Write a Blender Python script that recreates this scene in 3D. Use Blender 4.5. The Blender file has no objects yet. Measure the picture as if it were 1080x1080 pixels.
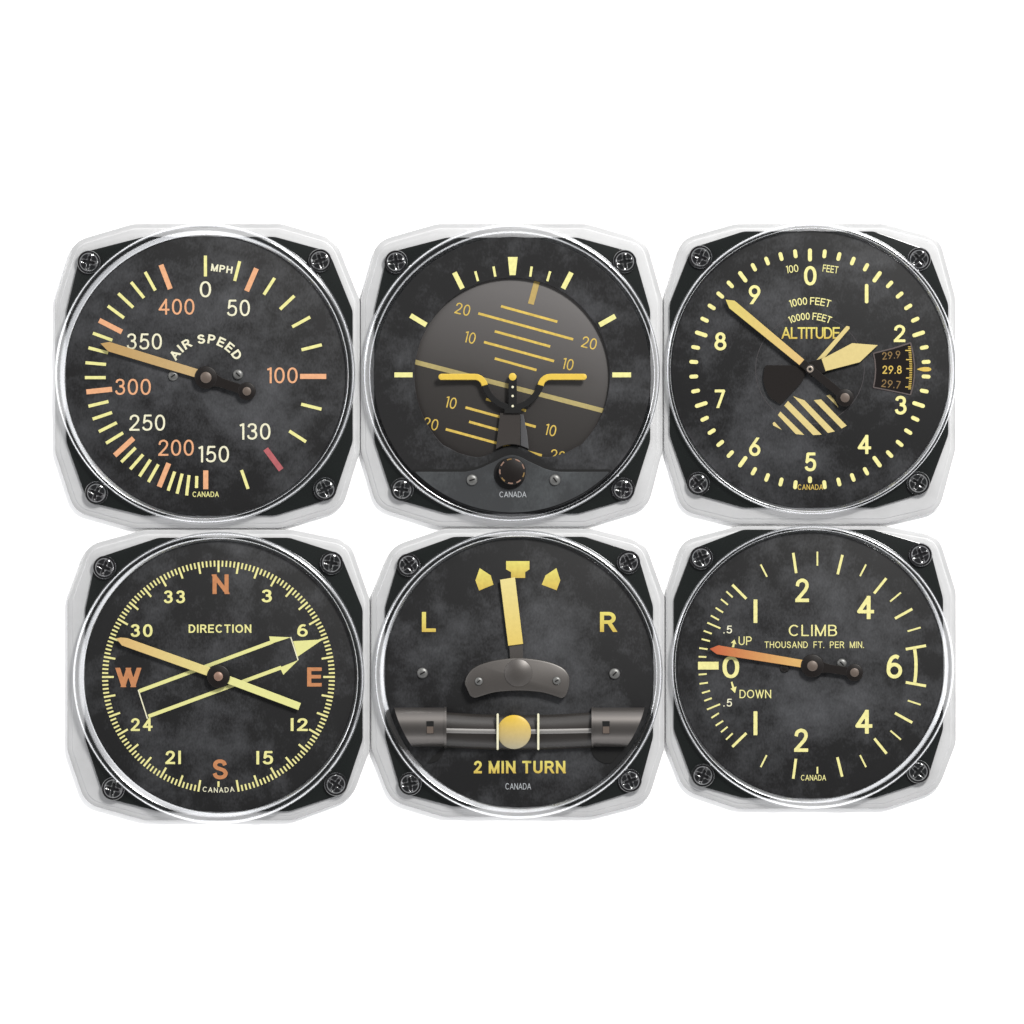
import bpy, bmesh, math, random
import numpy as np
from mathutils import Vector

# ------------------------------------------------------------------ camera, world, lights, exposure
S = 0.0003                      # metres per unit; all shapes below are drawn in these units, y down
sc = bpy.context.scene
COL = sc.collection

cam = bpy.data.cameras.new('camera')
cam.sensor_width = 36.0
cam.lens = 36.0 * (4.0 - 15 * S) / (1080 * S)
cam.clip_start, cam.clip_end = 0.1, 50.0
cam_o = bpy.data.objects.new('camera', cam)
cam_o.location = (0, 0, 4.0)
COL.objects.link(cam_o)
sc.camera = cam_o

w = bpy.data.worlds.new('World')
sc.world = w
w.use_nodes = True
nt = w.node_tree
bg = nt.nodes['Background']
tc = nt.nodes.new('ShaderNodeTexCoord')
sx = nt.nodes.new('ShaderNodeSeparateXYZ')
rp = nt.nodes.new('ShaderNodeValToRGB')
nt.links.new(tc.outputs['Generated'], sx.inputs[0])
nt.links.new(sx.outputs['Z'], rp.inputs[0])
nt.links.new(rp.outputs[0], bg.inputs[0])
cr = rp.color_ramp               # added tent-like surround, shaped for the ring reflections, dim straight overhead
cr.elements[0].position = 0.0
cr.elements[0].color = (1.9, 1.91, 1.93, 1)
cr.elements[1].position = 1.0
cr.elements[1].color = (0.06, 0.06, 0.063, 1)
for p, v in ((0.50, 1.9), (0.74, 0.75), (0.90, 0.12)):
    e = cr.elements.new(p)
    e.color = (v, v, v * 1.02, 1)
bg.inputs[1].default_value = 1.04


def area(name, loc, size, power, size_y=None, col=(1, 1, 1)):
    l = bpy.data.lights.new(name, 'AREA')
    l.energy = power
    l.color = col
    l.size = size
    if size_y:
        l.shape = 'RECTANGLE'
        l.size_y = size_y
    o = bpy.data.objects.new(name, l)
    o.location = loc
    o.rotation_euler = (-Vector(loc)).to_track_quat('-Z', 'Y').to_euler()
    COL.objects.link(o)
    return o


area('key_softbox', (0.60, 0.92, 1.02), 0.34, 50.0, col=(1.0, 0.985, 0.96))
area('strip_fill', (-1.05, 0.30, 0.75), 0.30, 4.0, 0.9)  # added fill, for reflections on the rings and knobs
area('low_fill', (0.1, -1.15, 0.72), 1.2, 2.0, 0.25)  # added second fill, from the lower side

sc.view_settings.view_transform = 'Standard'
sc.view_settings.look = 'None'
sc.view_settings.exposure = 0.0
sc.view_settings.gamma = 1.0
sc.view_settings.use_curve_mapping = False
sc.cycles.use_denoising = True
sc.cycles.max_bounces = 14
sc.cycles.transparent_max_bounces = 16
sc.cycles.transmission_bounces = 10


# ------------------------------------------------------------------ materials
def lin(c):
    c = c / 255.0
    return c / 12.92 if c <= 0.04045 else ((c + 0.055) / 1.055) ** 2.4


LIGHT = 2.7                     # how much brighter a lit surface reads than its own colour


def rgb(r, g, b, k=None):
    k = LIGHT if k is None else k
    return (lin(r) / k, lin(g) / k, lin(b) / k, 1)


def mat(name, col, rough=0.5, metal=0.0, spec=0.5, coat=0.0, trans=0.0, ior=1.45):
    m = bpy.data.materials.new(name)
    m.use_nodes = True
    b = m.node_tree.nodes['Principled BSDF']
    b.inputs['Base Color'].default_value = col
    b.inputs['Roughness'].default_value = rough
    b.inputs['Metallic'].default_value = metal
    b.inputs['Specular IOR Level'].default_value = spec
    b.inputs['Coat Weight'].default_value = coat
    b.inputs['Transmission Weight'].default_value = trans
    b.inputs['IOR'].default_value = ior
    return m


def paint(name, col, amount=0.12, scale=900.0, rough=0.55, col2=None, axis=None):
    """Matt print or paint: small uneven tone; with axis, two inks run into each other along it."""
    m = mat(name, col, rough, spec=0.25)
    n = m.node_tree.nodes
    L = m.node_tree.links
    b = n['Principled BSDF']
    t = n.new('ShaderNodeTexCoord')
    nz = n.new('ShaderNodeTexNoise')
    nz.inputs['Scale'].default_value = scale
    nz.inputs['Detail'].default_value = 5
    L.new(t.outputs['Object'], nz.inputs['Vector'])
    mr = n.new('ShaderNodeMapRange')
    mr.inputs['From Min'].default_value = 0.3
    mr.inputs['From Max'].default_value = 0.7
    mr.inputs['To Min'].default_value = 1 - amount
    mr.inputs['To Max'].default_value = 1 + amount * 0.5
    L.new(nz.outputs[0], mr.inputs[0])
    mx = n.new('ShaderNodeMix')
    mx.data_type = 'RGBA'
    mx.blend_type = 'MULTIPLY'
    mx.inputs[0].default_value = 1.0
    if col2 is not None:
        sp = n.new('ShaderNodeSeparateXYZ')
        L.new(t.outputs['Generated'], sp.inputs[0])
        g = n.new('ShaderNodeMix')
        g.data_type = 'RGBA'
        g.inputs[6].default_value = col
        g.inputs[7].default_value = col2
        L.new(sp.outputs[axis], g.inputs[0])
        L.new(g.outputs[2], mx.inputs[6])
    else:
        mx.inputs[6].default_value = col
    L.new(mr.outputs[0], mx.inputs[7])
    L.new(mx.outputs[2], b.inputs['Base Color'])
    return m


def dial_material(name, seed, dark=(22, 22, 23), light=(86, 87, 90), pale_middle=True):
    """Aged black dial: cloudy smoke-grey wear, fine fibre grain."""
    m = mat(name, rgb(*dark), 0.62, spec=0.2)
    n = m.node_tree.nodes
    L = m.node_tree.links
    b = n['Principled BSDF']
    t = n.new('ShaderNodeTexCoord')
    mp = n.new('ShaderNodeMapping')
    mp.inputs['Location'].default_value = (seed * 1.7, seed * 0.9, seed * 0.3)
    L.new(t.outputs['Object'], mp.inputs[0])

    def noise(scale, detail, dist=0.0, src=mp):
        z = n.new('ShaderNodeTexNoise')
        z.inputs['Scale'].default_value = scale
        z.inputs['Detail'].default_value = detail
        z.inputs['Roughness'].default_value = 0.62
        z.inputs['Distortion'].default_value = dist
        L.new(src.outputs[0], z.inputs['Vector'])
        return z
    big = noise(38, 4, 0.3)
    mid = noise(150, 6, 0.2)
    fib = n.new('ShaderNodeMapping')
    fib.inputs['Scale'].default_value = (1.0, 0.55, 1.0)
    L.new(t.outputs['Object'], fib.inputs[0])
    fine = noise(1900, 3, 0.0, fib)
    ln = n.new('ShaderNodeVectorMath')
    ln.operation = 'LENGTH'
    L.new(t.outputs['Object'], ln.inputs[0])
    rad = n.new('ShaderNodeMapRange')          # paler towards the middle of the dial
    rad.inputs['From Min'].default_value = 0.004
    rad.inputs['From Max'].default_value = 0.038
    rad.inputs['To Min'].default_value = 0.30 if pale_middle else 0.05
    rad.inputs['To Max'].default_value = 0.0
    L.new(ln.outputs['Value'], rad.inputs[0])

    def math_(op, a, bb):
        q = n.new('ShaderNodeMath')
        q.operation = op
        for i, x in enumerate((a, bb)):
            if isinstance(x, (int, float)):
                q.inputs[i].default_value = x
            else:
                L.new(x, q.inputs[i])
        return q.outputs[0]
    v = math_('MULTIPLY', math_('SUBTRACT', big.outputs[0], 0.47), 2.2)
    v = math_('ADD', v, math_('MULTIPLY', math_('SUBTRACT', mid.outputs[0], 0.5), 0.9))
    v = math_('ADD', v, rad.outputs[0])
    v = math_('ADD', v, math_('MULTIPLY', math_('SUBTRACT', fine.outputs[0], 0.5), 0.75))
    rmp = n.new('ShaderNodeValToRGB')
    rmp.color_ramp.elements[0].position = 0.0
    rmp.color_ramp.elements[0].color = rgb(*dark)
    rmp.color_ramp.elements[1].position = 0.95
    rmp.color_ramp.elements[1].color = rgb(*light)
    L.new(v, rmp.inputs[0])
    L.new(rmp.outputs[0], b.inputs['Base Color'])
    return m


def clear_plastic():
    """Slightly milky clear acrylic: lets light through, haze and gloss on top."""
    m = bpy.data.materials.new('clear_acrylic')
    m.use_nodes = True
    n = m.node_tree.nodes
    L = m.node_tree.links
    n.remove(n['Principled BSDF'])
    out = n['Material Output']
    tr = n.new('ShaderNodeBsdfTransparent')
    tr.inputs[0].default_value = (0.985, 0.986, 0.988, 1)
    df = n.new('ShaderNodeBsdfDiffuse')
    df.inputs[0].default_value = (0.45, 0.453, 0.457, 1)
    gl = n.new('ShaderNodeBsdfGlossy')
    gl.inputs['Roughness'].default_value = 0.12
    fr = n.new('ShaderNodeFresnel')
    fr.inputs[0].default_value = 1.48
    t = n.new('ShaderNodeTexCoord')
    nz = n.new('ShaderNodeTexNoise')
    nz.inputs['Scale'].default_value = 130
    nz.inputs['Detail'].default_value = 4
    L.new(t.outputs['Object'], nz.inputs['Vector'])
    mr = n.new('ShaderNodeMapRange')
    mr.inputs['From Min'].default_value = 0.3
    mr.inputs['From Max'].default_value = 0.7
    mr.inputs['To Min'].default_value = 0.50
    mr.inputs['To Max'].default_value = 0.57
    L.new(nz.outputs[0], mr.inputs[0])
    m1 = n.new('ShaderNodeMixShader')
    L.new(mr.outputs[0], m1.inputs[0])
    L.new(tr.outputs[0], m1.inputs[1])
    L.new(df.outputs[0], m1.inputs[2])
    m2 = n.new('ShaderNodeMixShader')
    L.new(fr.outputs[0], m2.inputs[0])
    L.new(m1.outputs[0], m2.inputs[1])
    L.new(gl.outputs[0], m2.inputs[2])
    L.new(m2.outputs[0], out.inputs[0])
    return m


def globe_enamel():
    """Globe with painted-in shading: grey sky half and darker brown ground half, parted at the tilted horizon line."""
    m = mat('shaded_globe_enamel', rgb(90, 84, 80), 0.42, metal=0.25)
    n = m.node_tree.nodes
    L = m.node_tree.links
    t = n.new('ShaderNodeTexCoord')
    d = n.new('ShaderNodeVectorMath')
    d.operation = 'DOT_PRODUCT'
    L.new(t.outputs['Object'], d.inputs[0])
    d.inputs[1].default_value = (0.2516, 0.9678, 0.0)      # square to the horizon line
    mr = n.new('ShaderNodeMapRange')
    mr.inputs['From Min'].default_value = -0.0355
    mr.inputs['From Max'].default_value = 0.0285
    L.new(d.outputs['Value'], mr.inputs[0])
    rp = n.new('ShaderNodeValToRGB')
    e = rp.color_ramp.elements  # the slope within each half is painted shading
    e[0].position, e[0].color = 0.05, rgb(45, 41, 39)
    e[1].position, e[1].color = 0.95, rgb(113, 110, 109)
    for p, c in ((0.50, (64, 61, 59)), (0.515, (78, 75, 73))):
        q = e.new(p)
        q.color = rgb(*c)
    L.new(mr.outputs[0], rp.inputs[0])
    L.new(rp.outputs[0], n['Principled BSDF'].inputs['Base Color'])
    return m


def bezel_plastic():
    """Polished clear acrylic moulding: see-through face on, mirror-like on its rounded shoulders."""
    m = bpy.data.materials.new('clear_bezel_acrylic')
    m.use_nodes = True
    n = m.node_tree.nodes
    L = m.node_tree.links
    n.remove(n['Principled BSDF'])
    tr = n.new('ShaderNodeBsdfTransparent')
    tr.inputs[0].default_value = (0.985, 0.987, 0.99, 1)
    gl = n.new('ShaderNodeBsdfGlossy')
    gl.inputs[0].default_value = (0.97, 0.98, 1.0, 1)
    gl.inputs['Roughness'].default_value = 0.19
    lw = n.new('ShaderNodeLayerWeight')
    lw.inputs[0].default_value = 0.5
    rp = n.new('ShaderNodeValToRGB')
    e = rp.color_ramp.elements
    e[0].position, e[0].color = 0.0, (0.07, 0.07, 0.07, 1)
    e[1].position, e[1].color = 1.0, (0.95, 0.95, 0.95, 1)
    for p, v in ((0.06, 0.06), (0.14, 0.18), (0.24, 0.46), (0.5, 0.5)):
        q = e.new(p)
        q.color = (v, v, v, 1)
    L.new(lw.outputs['Facing'], rp.inputs[0])
    mx = n.new('ShaderNodeMixShader')
    L.new(rp.outputs[0], mx.inputs[0])
    L.new(tr.outputs[0], mx.inputs[1])
    L.new(gl.outputs[0], mx.inputs[2])
    L.new(mx.outputs[0], n['Material Output'].inputs[0])
    return m


M = {}
M['table'] = paint('white_tabletop', (0.86, 0.86, 0.86, 1), 0.01, 60, 0.6)
M['case'] = clear_plastic()
M['bezel'] = bezel_plastic()
M['black'] = mat('glossy_black_plastic', (0.006, 0.007, 0.0068, 1), 0.13, spec=0.5)
M['screwblack'] = mat('black_screw_plastic', (0.006, 0.0065, 0.0068, 1), 0.13, spec=1.0, coat=0.8)
M['yellow'] = paint('pale_yellow_print', rgb(250, 243, 164))
M['lemon'] = paint('lemon_yellow_print', rgb(248, 243, 162))
M['cream'] = paint('cream_print', rgb(251, 247, 214))
M['orange'] = paint('salmon_orange_print', rgb(245, 181, 135))
M['rust'] = paint('rust_orange_print', rgb(208, 140, 92))
M['red'] = paint('dull_red_print', rgb(188, 100, 104))
M['gold'] = paint('gold_print', rgb(226, 194, 92), 0.2)
M['goldtext'] = paint('two_tone_gold_print', rgb(222, 192, 88), 0.10, col2=rgb(240, 228, 120), axis=1)
M['palegold'] = paint('faded_gold_print', rgb(186, 170, 112), 0.1)
M['dimgold'] = paint('worn_gold_print', rgb(140, 112, 66), 0.3)
M['bankgold'] = paint('dull_bank_gold', rgb(192, 166, 98), 0.1)
M['grey'] = paint('grey_print', rgb(190, 194, 197))
M['faint'] = paint('faint_scribed_grey', rgb(74, 70, 72))
M['tan'] = paint('tan_needle_paint', rgb(196, 158, 98), 0.05, col2=rgb(206, 176, 124), axis=0)
M['sand'] = paint('sand_needle_paint', rgb(228, 188, 122), 0.05, col2=rgb(238, 224, 146), axis=0)
M['altneedle'] = paint('straw_needle_paint', rgb(224, 206, 112), 0.05, col2=rgb(226, 190, 124), axis=0)
M['straw'] = paint('straw_paint', rgb(226, 206, 138), 0.05)
M['palestraw'] = paint('pale_yellow_paint', rgb(240, 238, 158), 0.05)
M['climb'] = paint('orange_needle_paint', rgb(200, 96, 58), 0.05, col2=rgb(230, 188, 112), axis=0)
M['turn'] = paint('creamy_gold_paint', rgb(236, 208, 110), 0.05, col2=rgb(242, 226, 152), axis=1)
M['dark'] = mat('dark_brown_enamel', rgb(26, 21, 19), 0.45, spec=0.2)
M['boss'] = mat('dull_bronze', rgb(112, 98, 88), 0.5, metal=0.3)
M['copper'] = mat('dull_copper', rgb(162, 128, 110), 0.45, metal=0.3)
M['ring'] = mat('pale_metal', rgb(190, 176, 162), 0.35, metal=0.4)
M['steel'] = mat('grey_screw_metal', (0.085, 0.085, 0.082, 1), 0.45, metal=0.6)
M['brown'] = mat('grey_brown_metal', (0.082, 0.076, 0.072, 1), 0.36, metal=0.8)
M['endmetal'] = M['brown']
M['brown'] = mat('grey_brown_casting', (0.045, 0.041, 0.038, 1), 0.42, metal=0.45)
M['tube'] = mat('smoked_tube_glass', (0.012, 0.0105, 0.0095, 1), 0.34, spec=0.4)
M['glint'] = mat('tube_glint_grey', (0.13, 0.125, 0.12, 1), 0.45, metal=0.4)
M['mattblack'] = mat('matt_black', (0.006, 0.006, 0.006, 1), 0.8, spec=0.1)
M['ballgold'] = paint('golden_ball_paint', rgb(196, 188, 160), 0.04, rough=0.35, col2=rgb(236, 196, 56), axis=1)
M['cover'] = dial_material('grey_cover_enamel', 7.0, (58, 60, 62), (92, 96, 98), False)
M['globe'] = globe_enamel()
M['globelow'] = M['globe']
M['pedestal'] = mat('charcoal_enamel', rgb(52, 47, 44), 0.5, spec=0.3)
M['pedestalside'] = mat('grey_bevel_enamel', rgb(86, 86, 88), 0.4, spec=0.4)
M['symbol'] = paint('amber_paint', rgb(240, 204, 84), 0.05, rough=0.4)


# ------------------------------------------------------------------ mesh helpers (input: units, y down, absolute)
ZB = 5.5                         # height at which the table lies in these units
def link(name, verts, faces, m, parent, org, smooth=None, recalc=True):
    me = bpy.data.meshes.new(name)
    ox, oy = org
    me.from_pydata([((x - ox) * S, (oy - y) * S, (z - ZB) * S) for x, y, z in verts], [], faces)
    if recalc:
        b = bmesh.new()
        b.from_mesh(me)
        bmesh.ops.recalc_face_normals(b, faces=b.faces)
        b.to_mesh(me)
        b.free()
    me.materials.append(m)
    if smooth is not None:
        me.shade_smooth()
        me.set_sharp_from_angle(angle=math.radians(smooth))
    o = bpy.data.objects.new(name, me)
    COL.objects.link(o)
    if parent is not None:
        o.parent = parent
    return o


def area2(p):
    return sum(p[i][0] * p[(i + 1) % len(p)][1] - p[(i + 1) % len(p)][0] * p[i][1] for i in range(len(p)))


def inset(p, d):
    """Polygon moved inwards by d, same number of corners."""
    n = len(p)
    s = 1 if area2(p) > 0 else -1
    out = []
    for i in range(n):
        a, b, c = p[i - 1], p[i], p[(i + 1) % n]
        e1 = np.array([b[0] - a[0], b[1] - a[1]], float)
        e2 = np.array([c[0] - b[0], c[1] - b[1]], float)
        e1 /= max(np.linalg.norm(e1), 1e-9)
        e2 /= max(np.linalg.norm(e2), 1e-9)
        n1 = np.array([-e1[1], e1[0]]) * s
        n2 = np.array([-e2[1], e2[0]]) * s
        k = max(1 + float(n1 @ n2), 0.35)
        v = (n1 + n2) / k
        out.append((b[0] + v[0] * d, b[1] + v[1] * d))
    return out


def rounded(p, ds, n=6):
    """Polygon with each corner i rounded over a length ds[i]."""
    out = []
    m = len(p)
    for i in range(m):
        d = ds[i] if isinstance(ds, (list, tuple)) else ds
        a, b, c = (np.array(p[j % m], float) for j in (i - 1, i, i + 1))
        if d <= 0:
            out.append(tuple(b))
            continue
        l1, l2 = np.linalg.norm(a - b), np.linalg.norm(c - b)
        q0 = b + (a - b) / l1 * min(d, l1 * 0.48)
        q1 = b + (c - b) / l2 * min(d, l2 * 0.48)
        for k in range(n + 1):
            t = k / n
            out.append(tuple((1 - t) ** 2 * q0 + 2 * t * (1 - t) * b + t * t * q1))
    return out


def solid(name, p, levels, m, parent, org, smooth=35):
    """Solid with outline p; levels = (inset, z) from bottom to top."""
    v, f = [], []
    n = len(p)
    for d, z in levels:
        v += [(x, y, z) for x, y in (inset(p, d) if d else p)]
    for k in range(len(levels) - 1):
        for i in range(n):
            j = (i + 1) % n
            f.append((k * n + i, k * n + j, (k + 1) * n + j, (k + 1) * n + i))
    f.append(tuple(range(n)))
    f.append(tuple((len(levels) - 1) * n + i for i in range(n)))
    return link(name, v, f, m, parent, org, smooth)


def circle(cx, cy, r, n=64, a0=0.0):
    return [(cx + r * math.cos(a0 + 2 * math.pi * i / n), cy + r * math.sin(a0 + 2 * math.pi * i / n)) for i in range(n)]


def disc(name, cx, cy, r, z0, z1, m, parent, org, bev=0.6, n=64, dome=0.0):
    lv = [(0, z0), (0, z1 - bev), (bev * 0.35, z1 - bev * 0.3), (bev, z1)]
    if dome:
        for k in range(1, 7):
            t = k / 7
            lv.append((bev + (r - bev) * t, z1 + dome * (1 - (1 - t) ** 2)))
    return solid(name, circle(cx, cy, r, n), lv, m, parent, org, 40)


def slotted_screw(cx, cy, r, z, ang, m, parent, org, name='slotted_screw'):
    """Small round-headed screw with a slot across it."""
    v, f = [], []
    N = 40
    rings = [(1.0, 0.0), (1.0, 0.9), (0.9, 1.7), (0.72, 2.3), (0.5, 2.7), (0.25, 2.9)]
    for k, h in rings:
        for i in range(N):
            a = 2 * math.pi * i / N
            v.append((cx + r * k * math.cos(a), cy + r * k * math.sin(a), z + h * r / 5.5))
    for k in range(len(rings) - 1):
        for i in range(N):
            j = (i + 1) % N
            f.append((k * N + i, k * N + j, (k + 1) * N + j, (k + 1) * N + i))
    f.append(tuple(range(N)))
    f.append(tuple((len(rings) - 1) * N + i for i in range(N)))
    o = link(name, v, f, m, parent, org, 50)
    c, s = math.cos(ang), math.sin(ang)
    L_, w_ = r * 0.95, r * 0.13
    q = [(cx + c * L_ * a - s * w_ * b, cy + s * L_ * a + c * w_ * b) for a, b in ((-1, -1), (-.5, -1), (0, -1), (.5, -1), (1, -1), (1, 1), (.5, 1), (0, 1), (-.5, 1), (-1, 1))]
    zz = [0.95, 2.75, 3.05, 2.75, 0.95]
    zz = zz + zz[::-1]
    vv = [(x, y, z + h * r / 5.5 + 0.08) for (x, y), h in zip(q, zz)]
    link('slot', vv, [(0, 1, 8, 9), (1, 2, 7, 8), (2, 3, 6, 7), (3, 4, 5, 6)], M['mattblack'], o, org)
    return o


# ------------------------------------------------------------------ flat print from distance fields
def contour(F, xs, ys):
    """Faces covering F < 0 on a grid, edges cut where F = 0."""
    v, f, idx = [], [], {}

    def corner(i, j):
        k = ('c', i, j)
        if k not in idx:
            idx[k] = len(v)
            v.append((xs[i], ys[j]))
        return idx[k]

    def edge(i, j, i2, j2):
        k = (i, j, i2, j2) if (i, j) < (i2, j2) else (i2, j2, i, j)
        if k not in idx:
            a, b = F[j, i], F[j2, i2]
            t = a / (a - b)
            idx[k] = len(v)
            v.append((xs[i] + (xs[i2] - xs[i]) * t, ys[j] + (ys[j2] - ys[j]) * t))
        return idx[k]
    ins = F < 0
    anyc = ins[:-1, :-1] | ins[1:, :-1] | ins[:-1, 1:] | ins[1:, 1:]
    for j, i in zip(*np.nonzero(anyc)):
        cs = [(i, j), (i + 1, j), (i + 1, j + 1), (i, j + 1)]
        poly = []
        for k in range(4):
            a, b = cs[k], cs[(k + 1) % 4]
            ia, ib = ins[a[1], a[0]], ins[b[1], b[0]]
            if ia:
                poly.append(corner(*a))
            if ia != ib:
                poly.append(edge(*a, *b))
        if len(poly) >= 3:
            f.append(tuple(poly))
    return v, f


def seg_d(X, Y, a, b):
    dx, dy = b[0] - a[0], b[1] - a[1]
    t = np.clip(((X - a[0]) * dx + (Y - a[1]) * dy) / max(dx * dx + dy * dy, 1e-12), 0, 1)
    return np.hypot(X - a[0] - t * dx, Y - a[1] - t * dy)


def stroke_sdf(X, Y, pts, t, ends='bb'):
    pts = [np.array(p, float) for p in pts]
    ends = list(ends)
    for k, (i, j) in enumerate(((0, 1), (-1, -2))):
        if ends[k] in 'xs':
            d = pts[i] - pts[j]
            d /= np.linalg.norm(d)
            pts[i] = pts[i] + d * (t * 1.2 if ends[k] == 'x' else t / 2)
    D = None
    for a, b in zip(pts[:-1], pts[1:]):
        q = seg_d(X, Y, a, b)
        D = q if D is None else np.minimum(D, q)
    D = D - t / 2
    for k, (i, j) in enumerate(((0, 1), (-1, -2))):
        if ends[k] != 'r':
            d = pts[i] - pts[j]
            d /= np.linalg.norm(d)
            pl = (X - pts[i][0]) * d[0] + (Y - pts[i][1]) * d[1]
            B = np.maximum(-pl, np.hypot(X - pts[i][0], Y - pts[i][1]) - t * 0.85)
            D = np.maximum(D, -B)
    return D


def spline(p, n=8):
    p = [np.array(q, float) for q in p]
    p = [2 * p[0] - p[1]] + p + [2 * p[-1] - p[-2]]
    out = []
    for i in range(1, len(p) - 2):
        for k in range(n):
            t = k / n
            out.append(tuple(0.5 * (2 * p[i] + (p[i + 1] - p[i - 1]) * t + (2 * p[i - 1] - 5 * p[i] + 4 * p[i + 1] - p[i + 2]) * t * t
                                    + (3 * p[i] - p[i - 1] - 3 * p[i + 1] + p[i + 2]) * t ** 3)))
    out.append(tuple(p[-2]))
    return out


def el(cx, cy, rx, ry, a0, a1, n=28, e=1.0):
    r = []
    for i in range(n + 1):
        a = math.radians(a0 + (a1 - a0) * i / n)
        c, s = math.cos(a), math.sin(a)
        r.append((cx + rx * math.copysign(abs(c) ** e, c), cy + ry * math.copysign(abs(s) ** e, s)))
    return r


def st(*p, e='bb'):
    return (list(p), e)


SIX = [(el(.29, .30, .29, .30, 0, 360), 'rr'), (spline([(.50, .93), (.36, 1.0), (.16, .90), (.03, .62), (.0, .32)]), 'br')]
GEOSIX = [(el(.28, .29, .28, .29, 0, 360), 'rr'), ([(.43, 1.0), (.045, .45)], 'xr')]
G = {
    '0': (.54, [(el(.27, .5, .27, .5, 0, 360, 40, .92), 'rr')]),
    '1': (.22, [st((.22, 0), (.22, 1), e='ss'), st((.0, .90), (.22, 1.0), e='bb')]),
    'i': (.0, [st((0, 0), (0, 1), e='ss')]),
    '2': (.54, [(spline([(.015, .70), (.07, .90), (.27, 1), (.47, .91), (.52, .71), (.43, .50)]) + [(.0, .02)], 'br'), st((0, 0), (.54, 0), e='ss')]),
    '3': (.53, [(spline([(.03, .79), (.09, .94), (.27, 1), (.44, .93), (.49, .76), (.42, .60), (.22, .54)]), 'bb'),
                (spline([(.22, .54), (.45, .47), (.53, .27), (.45, .08), (.26, 0), (.07, .07), (0, .24)]), 'bb')]),
    '4': (.60, [st((.44, 0), (.44, 1), e='ss'), st((.44, 1), (0, .29), e='xr'), st((0, .29), (.60, .29), e='rs')]),
    '5': (.54, [st((.49, 1), (.12, 1), e='sr'), st((.12, 1), (.06, .50), e='rr'), (spline([(.06, .53), (.26, .635), (.47, .55), (.54, .32), (.46, .08), (.25, 0), (.06, .07), (0, .21)]), 'rb')]),
    '6': (.58, SIX),
    '7': (.52, [st((0, 1), (.52, 1), e='sr'), st((.52, 1), (.14, 0), e='rx')]),
    '8': (.54, [(el(.27, .76, .215, .24, 0, 360), 'rr'), (el(.27, .265, .27, .265, 0, 360), 'rr')]),
    '9': (.56, [([(.56 - x, 1 - y) for x, y in p], e) for p, e in GEOSIX]),
    'g': (.56, GEOSIX),
    '.': (.0, [st((0, .02), (0, .0), e='ss')]),
    'A': (.74, [st((0, 0), (.37, 1), e='xx'), st((.37, 1), (.74, 0), e='xx'), st((.14, .32), (.60, .32))]),
    'B': (.62, [st((0, 0), (0, 1), e='ss'), ([(0, 1)] + el(.33, .765, .24, .235, 90, -90) + [(0, .53)], 'bb'), ([(0, .53)] + el(.36, .265, .26, .265, 90, -90) + [(0, 0)], 'bb')]),
    'C': (.74, [(el(.39, .5, .39, .5, 42, 318), 'bb')]),
    'D': (.68, [st((0, 0), (0, 1), e='ss'), ([(0, 1)] + el(.27, .5, .41, .5, 90, -90) + [(0, 0)], 'bb')]),
    'E': (.56, [st((0, 0), (0, 1), e='ss'), st((0, 1), (.56, 1), e='bs'), st((0, .52), (.52, .52), e='bs'), st((0, 0), (.56, 0), e='bs')]),
    'F': (.52, [st((0, 0), (0, 1), e='ss'), st((0, 1), (.52, 1), e='bs'), st((0, .50), (.46, .50), e='bs')]),
    'H': (.66, [st((0, 0), (0, 1), e='ss'), st((.66, 0), (.66, 1), e='ss'), st((0, .53), (.66, .53))]),
    'I': (.0, [st((0, 0), (0, 1), e='ss')]),
    'L': (.50, [st((0, 0), (0, 1), e='ss'), st((0, 0), (.50, 0), e='bs')]),
    'M': (.78, [st((0, 0), (0, 1), e='ss'), st((.78, 0), (.78, 1), e='ss'), st((0, 1), (.39, 0), e='xx'), st((.39, 0), (.78, 1), e='xx')]),
    'N': (.66, [st((0, 0), (0, 1), e='ss'), st((.66, 0), (.66, 1), e='ss'), st((0, 1), (.66, 0), e='xx')]),
    'O': (.82, [(el(.41, .5, .41, .5, 0, 360, 40), 'rr')]),
    'P': (.60, [st((0, 0), (0, 1), e='ss'), ([(0, 1)] + el(.33, .73, .27, .27, 90, -90) + [(0, .46)], 'bb')]),
    'R': (.64, [st((0, 0), (0, 1), e='ss'), ([(0, 1)] + el(.35, .745, .27, .255, 90, -90) + [(0, .49)], 'bb'), st((.36, .49), (.64, 0), e='rx')]),
    'S': (.62, [(spline([(.58, .75), (.50, .93), (.30, 1), (.10, .93), (.03, .75), (.12, .60), (.32, .52), (.53, .42), (.62, .25), (.53, .07), (.31, 0), (.09, .07), (0, .26)]), 'bb')]),
    'T': (.62, [st((.31, 0), (.31, 1), e='ss'), st((0, 1), (.62, 1), e='ss')]),
    'U': (.64, [([(0, 1), (0, .33)] + el(.32, .32, .32, .32, 180, 360) + [(.64, .33), (.64, 1)], 'ss')]),
    'W': (.98, [st((0, 1), (.25, 0), e='xx'), st((.25, 0), (.49, 1), e='xx'), st((.49, 1), (.73, 0), e='xx'), st((.73, 0), (.98, 1), e='xx')]),
}
_cache = {}


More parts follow.
